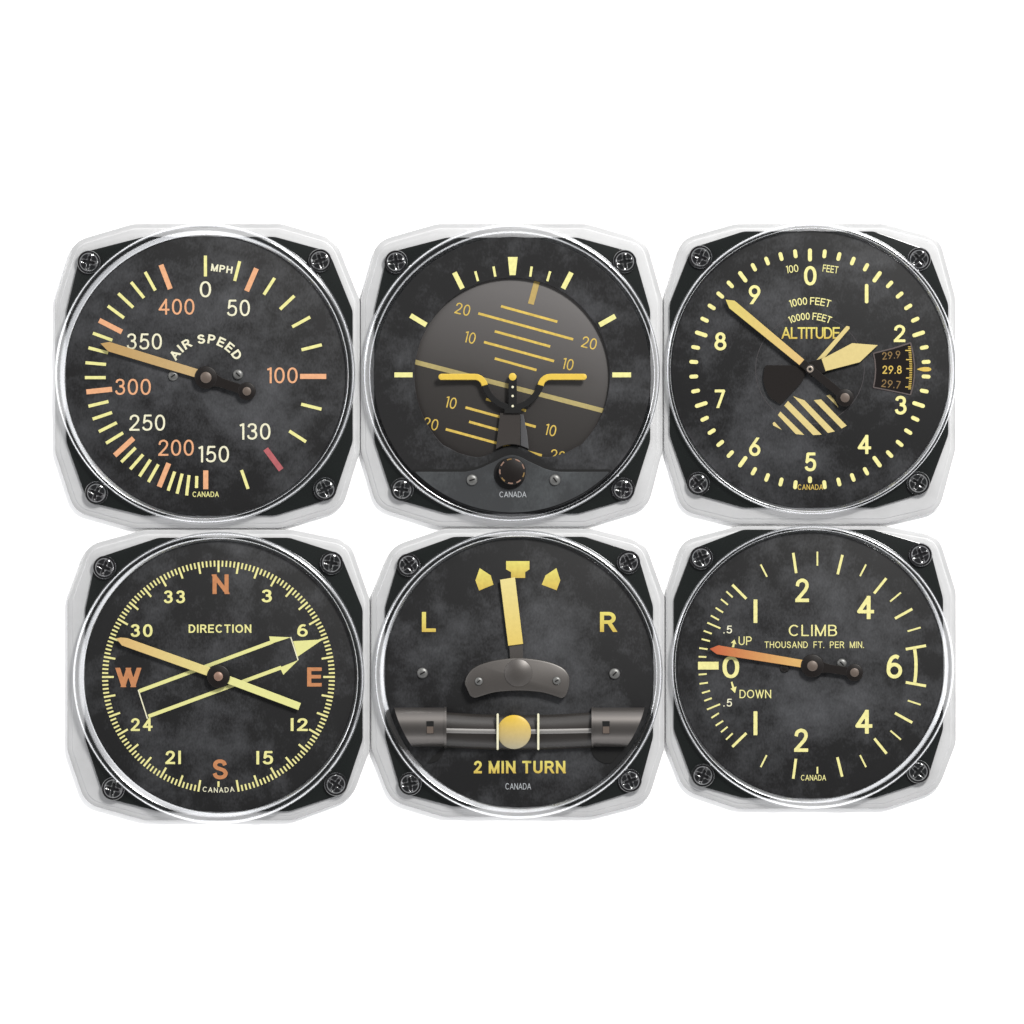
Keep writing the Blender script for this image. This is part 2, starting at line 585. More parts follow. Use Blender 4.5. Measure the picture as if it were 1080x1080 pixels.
def glyph(ch, t, rnd=False):
    """Faces of one character: box height exactly 1, stroke t; returns width, verts, faces (y up)."""
    k = (ch, round(t, 3), rnd)
    if k not in _cache:
        wd, strokes = G[ch]
        h = 1 - t                                    # centreline height
        W = wd * h + t
        N = 46
        xs = np.arange(-0.06, W + 0.08, 1 / N)
        ys = np.arange(-0.06, 1.08, 1 / N)
        X, Y = np.meshgrid(xs, ys)
        D = None
        for p, e in strokes:
            q = [(x * h + t / 2, y * h + t / 2) for x, y in p]
            if rnd:
                e = 'rr'
            d = stroke_sdf(X, Y, q, t, e)
            D = d if D is None else np.minimum(D, d)
        D = np.maximum(D, np.maximum(-Y, Y - 1))
        if ch == '4':
            D = np.maximum(D, np.where(Y > 0.5, X - (.44 * h + t), -1.0))
        if ch in 'AWMN':
            D = np.maximum(D, np.maximum(-0.04 - X, X - W - 0.04))
        v, f = contour(D, xs, ys)
        _cache[k] = (W, v, f)
    return _cache[k]


def layout(s, t, gap, space=0.34, rnd=False):
    x, out = 0.0, []
    for ch in s:
        if ch == ' ':
            x += space
            continue
        W, v, f = glyph(ch, t, rnd)
        out.append((x, W, v, f))
        x += W + gap
    return out, x - gap


def text(s, box, z, m, parent, org, t=0.14, gap=0.16, rot=0.0, name='numeral', space=0.34, zf=None, rnd=False):
    """Print s so that it fills box = x0, y0, x1, y1 (before turning it by rot degrees, clockwise in the picture)."""
    x0, y0, x1, y1 = box
    out, W = layout(s, t, gap, space, rnd)
    cx, cy = (x0 + x1) / 2, (y0 + y1) / 2
    c, sn = math.cos(math.radians(rot)), math.sin(math.radians(rot))
    v, f = [], []
    for gx, gw, gv, gf in out:
        b = len(v)
        for x, y in gv:
            px = ((gx + x) / W - 0.5) * (x1 - x0)
            py = (0.5 - y) * (y1 - y0)
            X, Y = cx + c * px - sn * py, cy + sn * px + c * py
            v.append((X, Y, zf(X, Y) if zf else z))
        f += [tuple(b + i for i in q) for q in gf]
    return link(name, v, f, m, parent, org, recalc=False)


def arc_text(s, cen, r, a0, a1, h, z, m, parent, org, t=0.17, gap=0.18, name='lettering', space=0.34, inside=False):
    """Print s along a circle; r to the middle of the letters; angles in degrees clockwise from straight up."""
    out, W = layout(s, t, gap, space)
    v, f = [], []
    span = math.radians(abs(a1 - a0)) * r
    k = span / W
    for gx, gw, gv, gf in out:
        b = len(v)
        mid = (gx + gw / 2) / W
        a = math.radians(a0 + (a1 - a0) * mid)
        ux, uy = math.sin(a), -math.cos(a)           # outward
        tx, ty = (math.cos(a), math.sin(a))          # along
        if inside:
            ux, uy, tx, ty = -ux, -uy, -tx, -ty
        ox, oy = cen[0] + r * math.sin(a), cen[1] - r * math.cos(a)
        for x, y in gv:
            dx, dy = (x - gw / 2) * k, (y - 0.5) * h
            v.append((ox + tx * dx + ux * dy, oy + ty * dx + uy * dy, z))
        f += [tuple(b + i for i in q) for q in gf]
    return link(name, v, f, m, parent, org, recalc=False)


def bar(a, b, wd):
    dx, dy = b[0] - a[0], b[1] - a[1]
    l = math.hypot(dx, dy)
    nx, ny = -dy / l * wd / 2, dx / l * wd / 2
    return [(a[0] + nx, a[1] + ny), (b[0] + nx, b[1] + ny), (b[0] - nx, b[1] - ny), (a[0] - nx, a[1] - ny)]


def pill(a, b, wd, n=6):
    dx, dy = b[0] - a[0], b[1] - a[1]
    l = math.hypot(dx, dy)
    ux, uy = dx / l, dy / l
    r = min(wd / 2, l / 2)
    out = []
    for (cx, cy), s in (((b[0] - ux * r, b[1] - uy * r), 1), ((a[0] + ux * r, a[1] + uy * r), -1)):
        for k in range(n + 1):
            t = -math.pi / 2 + math.pi * k / n
            ex, ey = s * (ux * math.cos(t) - uy * math.sin(t)), s * (uy * math.cos(t) + ux * math.sin(t))
            out.append((cx + ex * r, cy + ey * r))
    return out


def flat(name, polys, z, m, parent, org, zf=None):
    v, f = [], []
    for p in polys:
        b = len(v)
        v += [(x, y, zf(x, y) if zf else z) for x, y in p]
        q = tuple(range(b, b + len(p)))
        f.append(q[::-1] if area2(p) > 0 else q)
    return link(name, v, f, m, parent, org, recalc=False)


def long_bar(a, b, wd, n=24):
    """A bar as a chain of short quads, to lie on a curved surface."""
    out = []
    for k in range(n):
        p = [(a[0] + (b[0] - a[0]) * t, a[1] + (b[1] - a[1]) * t) for t in (k / n, (k + 1) / n)]
        out.append(bar(p[0], p[1], wd))
    return out


# ------------------------------------------------------------------ the setting
tb = link('tabletop', [(-4000, -4000, -40), (5000, -4000, -40), (5000, 5000, -40), (-4000, 5000, -40),
                       (-4000, -4000, ZB), (5000, -4000, ZB), (5000, 5000, ZB), (-4000, 5000, ZB)],
          [(0, 1, 2, 3), (4, 5, 6, 7), (0, 1, 5, 4), (1, 2, 6, 5), (2, 3, 7, 6), (3, 0, 4, 7)], M['table'], None, (540, 540))
tb['kind'] = 'structure'

# ------------------------------------------------------------------ the body that all six instruments share
ZC, ZP, ZD = 12.0, 14.4, 15.6          # top of the clear case, of the black face plate, of the dial
GROUP = 'square aircraft instruments in clear cases'


def eight(Lx, Rx, Ty, By, fx, fy, hx, hy, apex, d_apex, d_flat):
    """Outline with a flat in the middle of each side and a rounded corner between."""
    tl, tr, br, bl = apex
    p = [(fx - hx, Ty), (fx + hx, Ty), tr, (Rx, fy - hy), (Rx, fy + hy), br, (fx + hx, By), (fx - hx, By), bl, (Lx, fy + hy), (Lx, fy - hy), tl]
    d = [d_flat, d_flat, d_apex] * 4
    return rounded(p, d)


def corner_screw(cx, cy, r, z, ang, parent, org):
    """Pan-head screw with a four-pointed recess and a collar."""
    N = 64
    v, f = [], []

    def star(k):
        return lambda a: (3.3 + 4.3 * abs(math.cos(2 * (a - ang) )) ** 2.6) * k * r / 12.0
    rings = [(lambda a: r * 1.0, 0), (lambda a: r * 1.0, 2.2), (lambda a: r * 0.955, 2.8), (lambda a: r * 0.88, 2.7), (lambda a: r * 0.84, 2.0),
             (lambda a: r * 0.80, 2.7), (lambda a: r * 0.72, 3.4),
             (star(1.13), 3.8), (star(1.0), 3.5), (star(0.80), 1.2), (star(0.35), 0.8)]
    for fr, h in rings:
        for i in range(N):
            a = 2 * math.pi * i / N
            v.append((cx + fr(a) * math.cos(a), cy + fr(a) * math.sin(a), z + h))
    for k in range(len(rings) - 1):
        for i in range(N):
            j = (i + 1) % N
            f.append((k * N + i, k * N + j, (k + 1) * N + j, (k + 1) * N + i))
    f.append(tuple(range(N)))
    f.append(tuple((len(rings) - 1) * N + i for i in range(N)))
    return link('corner_screw', v, f, M['screwblack'], parent, org, 28)


def body(name, label, case, case_apex, plate, screws, dial, ring, seed, lean, dial_mat=True):
    """Root with clear case, black face plate, clear bezel, four screws and the dial."""
    cx, cy, r = dial
    org = (cx, cy)
    root = bpy.data.objects.new(name, None)
    root.empty_display_size = 0.01
    root.location = ((cx - 540) * S, (540 - cy) * S, 0)
    COL.objects.link(root)
    root['label'] = label
    root['category'] = 'instrument'
    root['group'] = GROUP
    L_, R_, T_, B_ = case
    out = eight(L_ + .4, R_ - .4, T_ + .4, B_ - .4, (L_ + R_) / 2, (T_ + B_) / 2, 78, 80, case_apex, 15, 5)
    solid('clear_case', out, [(0.6, ZB + 0.02), (0, ZB + 0.6), (0.15, 9.6), (0.5, 10.6), (1.3, 11.1), (5.2, 11.3), (5.7, 11.8), (6.4, ZC)], M['case'], root, org, 30)
    L_, R_, T_, B_ = plate
    ap = [(x + sx_ * 9.5, y + sy_ * 9.5) for (x, y), (sx_, sy_) in zip(screws, ((-1, -1), (1, -1), (1, 1), (-1, 1)))]
    out = eight(L_, R_, T_, B_, (L_ + R_) / 2, (T_ + B_) / 2, 69, 69, ap, 10, 4)
    solid('face_plate', out, [(0, ZC + 0.04), (0, ZP - 0.8), (0.25, ZP - 0.25), (0.8, ZP)], M['black'], root, org, 30)
    rnd = random.Random(seed)
    for x, y in screws:
        corner_screw(x, y, 12.3, ZP + 0.03, rnd.uniform(0, 1.5), root, org)
    # bezel
    rx, ry, rr = ring
    prof = [(0.0, ZC + 0.05), (0.0, 15.7), (0.03, 16.4), (0.12, 17.5), (0.26, 19.1), (0.36, 20.2), (0.46, 20.8), (0.58, 20.8), (0.72, 20.4), (0.84, 19.6), (0.93, 18.3), (0.985, 16.4), (1.0, 14.2), (1.0, ZC + 0.05)]
    N = 256
    v, f = [], []
    for k, z in prof:
        b_ = math.sin(math.pi * min(1, k)) ** 1.0
        ccx, ccy, rad = cx + (rx - cx) * k + lean[0] * b_, cy + (ry - cy) * k + lean[1] * b_, r + (rr - r) * k
        v += [(x, y, z) for x, y in circle(ccx, ccy, rad, N)]
    n = len(prof)
    for k in range(n - 1):                    # a moulded shell, open underneath where it sits on the case
        for i in range(N):
            j = (i + 1) % N
            f.append((k * N + i, k * N + j, (k + 1) * N + j, (k + 1) * N + i))
    link('bezel', v, f, M['bezel'], root, org, 50)
    dm = dial_material('aged_black_dial', seed)
    d = None
    if dial_mat:
        d = disc('dial', cx, cy, r - 0.3, ZP + 0.05, ZD, dm, root, org, bev=0.5, n=128)
    return root, org, d, dm


def pointer(root, org, tip_poly, m, hub, hub_r, boss_r, tail=None, tail_r=0, tail_boss=0, z=19.0, arm=(8, 5), boss='boss', name='needle'):
    """A raised pointer: painted blade, dark hub, tail weight."""
    blade = solid(name, tip_poly, [(0, z), (0, z + 0.7), (0.25, z + 1.0)], m, root, org, 30)
    h = disc('hub', hub[0], hub[1], hub_r, ZD + 0.05, z + 2.2, M['dark'], root, org, bev=1.0)
    disc('boss', hub[0], hub[1], boss_r, z + 2.25, z + 3.2, M[boss], h, org, bev=0.7, dome=0.8)
    if tail:
        l = math.hypot(tail[0] - hub[0], tail[1] - hub[1])
        ux, uy = (tail[0] - hub[0]) / l, (tail[1] - hub[1]) / l
        nx, ny = -uy, ux
        a, b = arm
        p = [(hub[0] + nx * a, hub[1] + ny * a), (hub[0] + ux * hub_r * 1.4 + nx * b, hub[1] + uy * hub_r * 1.4 + ny * b), (tail[0] + nx * b, tail[1] + ny * b),
             (tail[0] - nx * b, tail[1] - ny * b), (hub[0] + ux * hub_r * 1.4 - nx * b, hub[1] + uy * hub_r * 1.4 - ny * b), (hub[0] - nx * a, hub[1] - ny * a)]
        solid('tail_arm', p, [(0, z), (0, z + 1.3), (0.5, z + 1.8)], M['dark'], h, org, 30)
        tw = disc('tail_weight', tail[0], tail[1], tail_r, z - 1.2, z + 2.0, M['dark'], root, org, bev=0.9)
        disc('boss', tail[0], tail[1], tail_boss, z + 2.05, z + 2.8, M[boss], tw, org, bev=0.6, dome=0.5)
    return blade


F_ = 340.0 / 1080.0


def frame_of(ox, oy):
    P = lambda x, y: (ox + x * F_, oy + y * F_)
    B = lambda x0, y0, x1, y1: P(x0, y0) + P(x1, y1)
    return P, B


ZM = ZD + 0.18                       # printed marks

# ------------------------------------------------------------------ air speed
P, B = frame_of(50, 220)
root, org, dial, dm = body('airspeed_indicator', 'round AIR SPEED gauge in MPH with salmon numerals and tan needle, above the DIRECTION compass',
                           (57, 380, 235, 557.6), ((77, 254), (354, 252), (361, 538), (78, 540)), (69.5, 372, 249.5, 544),
                           ((93.5, 276.3), (337.5, 274.7), (342.7, 515.8), (101.5, 520)), (216.7, 396.5, 148), (216.4, 394.3, 158.4), 1, (-1.5, -0.5))
for s, bx, c in (('0', (510, 243, 548, 297), 'cream'), ('50', (601, 305, 678, 360), 'cream'), ('400', (372, 302, 492, 355), 'orange'), ('350', (265, 418, 383, 472), 'cream'),
                 ('300', (226, 570, 346, 624), 'orange'), ('250', (274, 690, 394, 744), 'cream'), ('200', (371, 774, 490, 828), 'orange'), ('150', (503, 795, 608, 850), 'cream'),
                 ('130', (641, 719, 747, 774), 'cream'), ('100', (733, 532, 838, 585), 'orange')):
    text(s, B(*bx), ZM, M[c], dial, org, t=0.115, gap=0.15)
text('MPH', B(548, 189, 620, 213), ZM, M['cream'], dial, org, t=0.19, gap=0.17, rot=8, name='lettering')
arc_text('AIR SPEED', P(530, 563), 127 * F_, -61, 61, 31 * F_, ZM, M['cream'], dial, org, t=0.19, gap=0.26, space=0.45)
text('CANADA', B(486, 948, 574, 966), ZM, M['lemon'], dial, org, t=0.14, gap=0.12, name='lettering')
yl = [((529, 157), (529, 227)), ((644, 176), (627, 242)), ((761, 232), (725, 288)), ((827, 292), (779, 337)), ((880, 363), (820, 396)), ((919, 456), (851, 473)),
      ((850, 655), (918, 672)), ((810, 745), (866, 781)), ((650, 876), (672, 939)), ((327, 212), (361, 274)), ((280, 246), (323, 299)), ((237, 284), (287, 331)),
      ((202, 326), (256, 366)), ((152, 417), (217, 441)), ((137, 466), (203, 483)), ((127, 516), (196, 522)), ((125, 566), (195, 566)), ((137, 662), (204, 646)),
      ((151, 705), (216, 683)), ((172, 747), (232, 717)), ((196, 786), (253, 751)), ((247, 849), (295, 801)), ((277, 873), (320, 824)), ((308, 897), (345, 841)),
      ((338, 916), (371, 857)), ((404, 945), (426, 881)), ((434, 955), (451, 888)), ((466, 961), (474, 893)), ((499, 936), (500, 896))]
flat('scale_markings', [bar(P(*a), P(*b), 10.5 * F_) for a, b in yl], ZM, M['lemon'], dial, org)
ol = [((700, 200), (667, 276)), ((934, 562), (846, 562)), ((380, 188), (411, 269)), ((173, 374), (249, 413)), ((130, 614), (216, 605)), ((225, 827), (288, 769)), ((374, 932), (406, 853)), ((530, 877), (530, 940))]
for a, b in ol:
    flat('major_mark', [bar(P(*a), P(*b), 17 * F_)], ZM, M['orange'], dial, org)
flat('limit_marking', [bar(P(731, 805), P(783, 875), 19 * F_)], ZM, M['red'], dial, org)
slotted_screw(*P(421, 560), 5.4, ZD + 0.05, -0.6, M['steel'], root, org)
slotted_screw(*P(638, 556), 5.4, ZD + 0.05, 0.75, M['steel'], root, org)
pointer(root, org, [(105.9, 362.3), (115.5, 360.6), (210, 389.8), (207.5, 398.6), (114, 370.6)], M['tan'], P(531, 566), 12.1, 6.0, P(668, 612), 9.6, 4.6, arm=(9, 5))

# ------------------------------------------------------------------ attitude
P, B = frame_of(370, 220)
root, org, _, dm = body('attitude_indicator', 'artificial horizon gauge with tilted pitch lines and amber wing bars, between AIR SPEED and ALTITUDE',
                        (379.6, 699.6, 235, 556), ((397.5, 253.5), (682, 253.5), (684, 535.5), (397, 535.5)), (394.5, 686, 250.3, 542),
                        ((417.7, 276), (659, 275.7), (657.4, 516), (424, 516.3)), (540.3, 396, 146.5), (539.2, 393.8, 157), 2, (0.1, -0.7), dial_mat=False)
gc, gr = P(540, 560), 327 * F_
Z2 = 20.4
knots = [(0, 478.5), (6, 479.6), (11.2, 481.8), (17, 485), (25.5, 488.9), (33, 492.4), (40.7, 494.9), (50, 496.4), (150, 496.4)]


def line_y(x):
    x = abs(x - 540)
    for (a, ya), (b, yb) in zip(knots[:-1], knots[1:]):
        if x <= b:
            t = (x - a) / (b - a)
            return ya + (yb - ya) * t
    return 496.4


kb_ = [(0, 469.9), (6, 470.5), (12, 472.6), (18, 475.6), (22.4, 478), (28, 480.8), (33.6, 482), (39, 482), (44.8, 481), (57, 477.5), (66, 472.5), (76, 467.5), (83, 490)]


def bump_y(x):
    x = abs(x - 540)
    for (a, ya), (b, yb) in zip(kb_[:-1], kb_[1:]):
        if x <= b:
            return ya + (yb - ya) * (x - a) / (b - a)
    return 490.0


inner = []
N = 360
for i in range(N):
    a = 2 * math.pi * i / N
    x, y = gc[0] + gr * math.cos(a), gc[1] + gr * math.sin(a)
    y = min(y, bump_y(x)) if abs(x - 540) < 82 and y > gc[1] else y
    inner.append((x, y))
outer = circle(org[0], org[1], 146.2, N)
v, f = [], []
lv = [(outer, ZP + 0.05), (outer, Z2 - 0.4), ([(org[0] + (x - org[0]) * 0.997, org[1] + (y - org[1]) * 0.997) for x, y in outer], Z2), ([(gc[0] + (x - gc[0]) * 1.006, gc[1] + (y - gc[1]) * 1.006) for x, y in inner], Z2), (inner, Z2 - 0.5), (inner, ZP + 0.05)]
for p, z in lv:
    v += [(x, y, z) for x, y in p]
for k in range(6):
    for i in range(N):
        j = (i + 1) % N
        f.append((k * N + i, k * N + j, ((k + 1) % 6) * N + j, ((k + 1) % 6) * N + i))
dial = link('dial', v, f, dm, root, org, 30)
ZM2 = Z2 + 0.18
tk = [[(526, 162), (559, 162), (552, 223), (532, 223)]]
flat('scale_markings', [[P(*q) for q in tk[0]]] + [bar(P(*a), P(*b), 16.5 * F_) for a, b in (((347, 214), (374, 268)), ((739, 214), (711, 268)), ((200, 358), (253, 390)), ((886, 360), (833, 390)), ((146, 557), (207, 557)), ((876, 557), (939, 557)))]
     + [bar(P(*a), P(*b), 8 * F_) for a, b in (((417, 210), (426, 243)), ((478, 194), (484, 228)), ((606, 194), (601, 228)), ((668, 210), (658, 243)))], ZM2, M['lemon'], dial, org)


def globe_z(x, y):
    q = ((x - gc[0]) ** 2 + (y - gc[1]) ** 2) / (gr + 3) ** 2
    return ZP + 0.1 + 5.4 * math.sqrt(max(0.0, 1.0 - q * 0.93))


v, f = [], []
NR = 26
for k in range(NR + 1):
    rr_ = (gr + 2.5) * k / NR
    for i in range(96):
        a = 2 * math.pi * i / 96
        x, y = gc[0] + rr_ * math.cos(a), gc[1] + rr_ * math.sin(a)
        v.append((x, y, globe_z(x, y)))
for k in range(NR):
    for i in range(96):
        j = (i + 1) % 96
        if k == 0:
            f.append((i, 96 + j, 96 + i))
        else:
            f.append((k * 96 + i, k * 96 + j, (k + 1) * 96 + j, (k + 1) * 96 + i))
for i in range(96):                       # wall down to the plate
    x, y, _z = v[NR * 96 + i]
    v.append((x, y, ZP + 0.03))
for i in range(96):
    j = (i + 1) % 96
    f.append((NR * 96 + i, NR * 96 + j, (NR + 1) * 96 + j, (NR + 1) * 96 + i))
globe = link('horizon_globe', v, f, M['globe'], root, org, 60)
gz = lambda x, y: globe_z(x, y) + 0.15


def on_globe(pl):
    return [q for q in pl if math.hypot(sum(x for x, y in q) / 4 - gc[0], sum(y for x, y in q) / 4 - gc[1]) < gr + 1.5]


pl = []
for a, b in (((503, 327), (692, 379)), ((427, 351), (745, 438)), ((482, 411), (668, 462)), ((446, 447), (681, 511)), ((482, 502), (622, 541)), ((453, 638), (587, 677)),
             ((384, 666), (620, 731)), ((396, 714), (582, 766)), ((318, 739), (640, 827))):
    pl += long_bar(P(*a), P(*b), 8.5 * F_)
flat('pitch_markings', pl, 0, M['gold'], globe, org, zf=gz)
flat('horizon_line', on_globe(long_bar(P(205, 511), P(860, 681), 16 * F_, 48)), 0, M['palegold'], globe, org, zf=gz)
flat('bank_index', long_bar(P(624, 243), P(603, 320), 20 * F_, 8), 0, M['bankgold'], globe, org, zf=lambda x, y: globe_z(x, y) + 0.3)
for s, (x, y), w_ in (('20', (375, 337), 50), ('10', (399, 432), 38), ('20', (799, 450), 50), ('10', (727, 521), 38), ('10', (335, 650), 38), ('20', (268, 721), 50), ('10', (669, 742), 38), ('20', (693, 828), 50)):
    text(s, B(x - w_ / 2, y - 19, x + w_ / 2, y + 19), 0, M['gold'], globe, org, t=0.11, gap=0.14, rot=13, zf=gz)
# aircraft symbol
ZA = 25.0


def band(pts, wd):
    pts = [np.array(p, float) for p in pts]
    l, r_ = [], []
    for i, p in enumerate(pts):
        d = pts[min(i + 1, len(pts) - 1)] - pts[max(i - 1, 0)]
        d /= np.linalg.norm(d)
        n_ = np.array([-d[1], d[0]]) * wd / 2
        l.append(tuple(p + n_))
        r_.append(tuple(p - n_))
    return l + r_[::-1]


for sg in (-1, 1):
    X = lambda x: 542 + sg * x
    pts = [P(X(226), 564), P(X(226) , 564)]
    cap = [P(X(236 + 10 * math.cos(math.radians(q))), 564 + 10.5 * math.sin(math.radians(q))) for q in range(90, -91, -20)]
    arm_ = [P(X(236), 564), P(X(125), 564)] + [P(X(90 + 34 * math.cos(math.radians(q)) + 1), 602 - 38 * math.sin(math.radians(q))) for q in ()]
    arm_ = [P(X(x), y) for x, y in ((238, 564), (180, 564), (128, 564), (118, 565), (109, 569), (101, 576), (96, 584), (93.5, 593))]
    pb = band(arm_, 21 * F_)
    nb = len(arm_)
    poly = pb[:nb] + pb[nb:] + [q for q in (cap if sg < 0 else cap[::-1])][1:-1] if False else pb
    wing = solid('wing_bar', poly, [(0, ZA), (0.0, ZA + 1.0), (0.6, ZA + 1.7)], M['symbol'], root, org, 40)
    c_ = P(X(238), 564)
    disc('wing_tip', c_[0], c_[1], 10.5 * F_, ZA - 0.03, ZA + 1.67, M['symbol'], wing, org, bev=0.6, n=32)
    dk = [P(X(x), y) for x, y in ((93.5, 593.3), (88, 607), (78, 624), (64, 640), (46, 654), (26, 663), (10, 667))]
    solid('wing_strut', band(dk, 21 * F_), [(0, ZA), (0, ZA + 1.0), (0.6, ZA + 1.6)], M['mattblack'], root, org, 40)
post = solid('centre_post', [P(528, 566), P(556, 566), P(556, 668), P(572, 672), P(572, 686), P(514, 686), P(514, 672), P(528, 668)], [(0, ZA - 0.5), (0, ZA + 1.6), (0.4, ZA + 2.0)], M['mattblack'], root, org, 30)
disc('centre_dot', *P(542, 564), 13 * F_, ZA - 0.4, ZA + 2.3, M['symbol'], post, org, bev=0.7, n=40)
for y in (598, 628, 662):
    disc('rivet', *P(542, y), 4.2 * F_, ZA + 2.02, ZA + 2.4, M['cream'], post, org, bev=0.15, n=20)
ped = solid('pedestal', [P(500, 685), P(567, 685), (548.6, 470.0), (544, 469.0), (540, 468.6), (534, 469.2), (528, 471.0), (523, 474)], [(0, globe_z(*P(530, 740)) - 1.5), (0, ZA - 1.0), (0.5, ZA - 0.5)], M['pedestal'], root, org, 30)
sd = [P(567.5, 690), P(578, 690), P(590, 750), (557.6, 473.4), (553, 471.4), (549.0, 469.9)]
solid('pedestal_side', sd, [(0, globe_z(*P(560, 760)) - 1.5), (0, ZA - 3.2), (0.4, ZA - 2.9)], M['pedestalside'], ped, org, 30)
# lower cover
xs_ = [540 + t for t in np.linspace(-103.5, 103.5, 91)]
up = [(x, line_y(x)) for x in xs_]


def cover_poly(dy, rr_):
    top = [(x, y + dy) for x, y in up if math.hypot(x - org[0], y + dy - org[1]) < rr_]
    a1 = math.atan2(top[-1][1] - org[1], top[-1][0] - org[0])
    a0 = math.atan2(top[0][1] - org[1], top[0][0] - org[0])
    return top + [(org[0] + rr_ * math.cos(a1 + (a0 - a1) * k / 60), org[1] + rr_ * math.sin(a1 + (a0 - a1) * k / 60)) for k in range(0, 61)]


cv = solid('cover_plate', cover_poly(1.2, 144.6), [(0, Z2 + 0.1), (0, Z2 + 1.6), (0.35, Z2 + 1.9)], M['cover'], root, org, 30)
solid('cover_gap', cover_poly(-1.4, 145.2), [(0, Z2 + 0.03), (0, Z2 + 0.5), (0.2, Z2 + 0.6)], M['mattblack'], cv, org, 30)  # black strip standing in for the gap along the cover's upper edge
text('CANADA', B(498, 948, 588, 967), Z2 + 2.1, M['grey'], cv, org, t=0.12, gap=0.12, name='lettering')
slotted_screw(*P(406, 909), 5.8, Z2 + 1.9, -0.32, M['steel'], root, org)
slotted_screw(*P(684, 909), 5.8, Z2 + 1.9, 0.95, M['steel'], root, org)
kc = P(540, 880)
kb = disc('knob', kc[0], kc[1], 14.6, Z2 + 1.95, Z2 + 10, M['dark'], root, org, bev=1.6, n=80)
disc('knob_shadow', kc[0] - 2.6, kc[1] + 2.6, 16.6, Z2 + 1.93, Z2 + 2.5, M['mattblack'], kb, org, bev=0.3, n=80)  # black disc shifted to the lower left, drawing the knob's shadow
for k in range(9):
    a = 0.3 + 2 * math.pi * k / 9
    p = [(kc[0] + q * math.cos(a + b), kc[1] + q * math.sin(a + b)) for q, b in ((12.2, -.2), (12.2, 0), (12.2, .2), (13.6, .2), (13.6, 0), (13.6, -.2))]
    solid('grip_inlay', p, [(0, Z2 + 9.0), (0, Z2 + 10.25), (0.15, Z2 + 10.35)], M['copper'] if k % 3 else M['dimgold'], kb, org, 30)

# ------------------------------------------------------------------ altitude
P, B = frame_of(690, 220)
root, org, dial, dm = body('altimeter', 'ALTITUDE gauge with rounded yellow ticks, striped patch and small pressure window at right',
                           (699.8, 1009, 235, 553.2), ((718.5, 251.5), (991.5, 250), (991, 539.5), (719, 539)), (706, 1000.5, 243.8, 535.6),
                           ((738.8, 271), (969.6, 273.2), (968.6, 509.6), (736.6, 510)), (855, 389.6, 146.6), (855.8, 389.3, 153.9), 3, (1.3, 0.5))
c3 = P(522, 538)
tk = []
for k in range(50):
    a = math.radians(7.2 * k)
    r0, r1 = (361, 405) if k % 5 == 0 else (375, 405)
    wd = 13.5 if k % 5 == 0 else 13
    if k == 25:
        r0, r1 = 359, 382
    tk.append(pill((c3[0] + r0 * F_ * math.sin(a), c3[1] - r0 * F_ * math.cos(a)), (c3[0] + r1 * F_ * math.sin(a), c3[1] - r1 * F_ * math.cos(a)), wd * F_))
flat('scale_markings', tk, ZM, M['yellow'], dial, org)
flat('pressure_index', [[P(*q) for q in ((880, 538), (892, 533), (904, 530.5), (920, 531), (927, 534), (929, 538), (927, 542), (920, 545), (904, 545.5), (892, 543))]], ZM + 0.1, M['gold'], dial, org)
for s, bx in (('0', (502, 192, 544, 257)), ('i', (706, 252, 718, 317)), ('2', (803, 389, 842, 447)), ('3', (806, 627, 846, 690)), ('4', (682, 758, 727, 822)), ('5', (504, 817, 543, 880)),
              ('g', (318, 767, 356, 829)), ('7', (203, 606, 238, 668)), ('8', (202, 414, 242, 475)), ('9', (317, 256, 356, 320))):
    text(s, B(*bx), ZM, M['yellow'], dial, org, t=0.155, rnd=s in 'i')
text('100', B(441, 189, 483, 214), ZM, M['yellow'], dial, org, t=0.12, gap=0.1, rot=-8, name='lettering')
text('FEET', B(565, 190, 617, 214), ZM, M['yellow'], dial, org, t=0.14, gap=0.12, rot=8, name='lettering')
arc_text('1000 FEET', c3, 229 * F_, -17.6, 17.6, 25 * F_, ZM, M['yellow'], dial, org, t=0.14, gap=0.11, space=0.3)
arc_text('10000 FEET', c3, 178 * F_, -23.5, 23.5, 24 * F_, ZM, M['yellow'], dial, org, t=0.14, gap=0.11, space=0.3)
text('ALTITUDE', B(427, 397, 622, 436), ZM, M['goldtext'], dial, org, t=0.14, gap=0.03, name='lettering')
text('CANADA', B(481, 924, 566, 942), ZM + 0.1, M['gold'], dial, org, t=0.13, gap=0.12, name='lettering')
Q = lambda x, y: (800 + x / 9.0, 340 + y / 9.0)
stripes = [[(135, 955), (152, 943), (222, 1020), (140, 978)], [(185, 880), (208, 845), (435, 1068), (355, 1060)], [(245, 790), (280, 745), (600, 1065), (520, 1070)],
           [(328, 698), (380, 720), (438, 740), (725, 1035), (660, 1050)], [(525, 738), (595, 730), (838, 980), (790, 1008)], [(645, 695), (675, 685), (720, 730), (762, 812)]]
flat('striped_patch', [[Q(*q) for q in p] for p in stripes], ZM, M['straw'], dial, org)
rg = []
for k in range(96):
    a0, a1 = 2 * math.pi * k / 96, 2 * math.pi * (k + 1) / 96
    rg.append([(c3[0] + q * math.cos(a), c3[1] + q * math.sin(a)) for q, a in ((57, a0), (57.6, a0), (57.6, a1), (57, a1))])
flat('scribed_circle', rg, ZM - 0.1, M['faint'], dial, org)
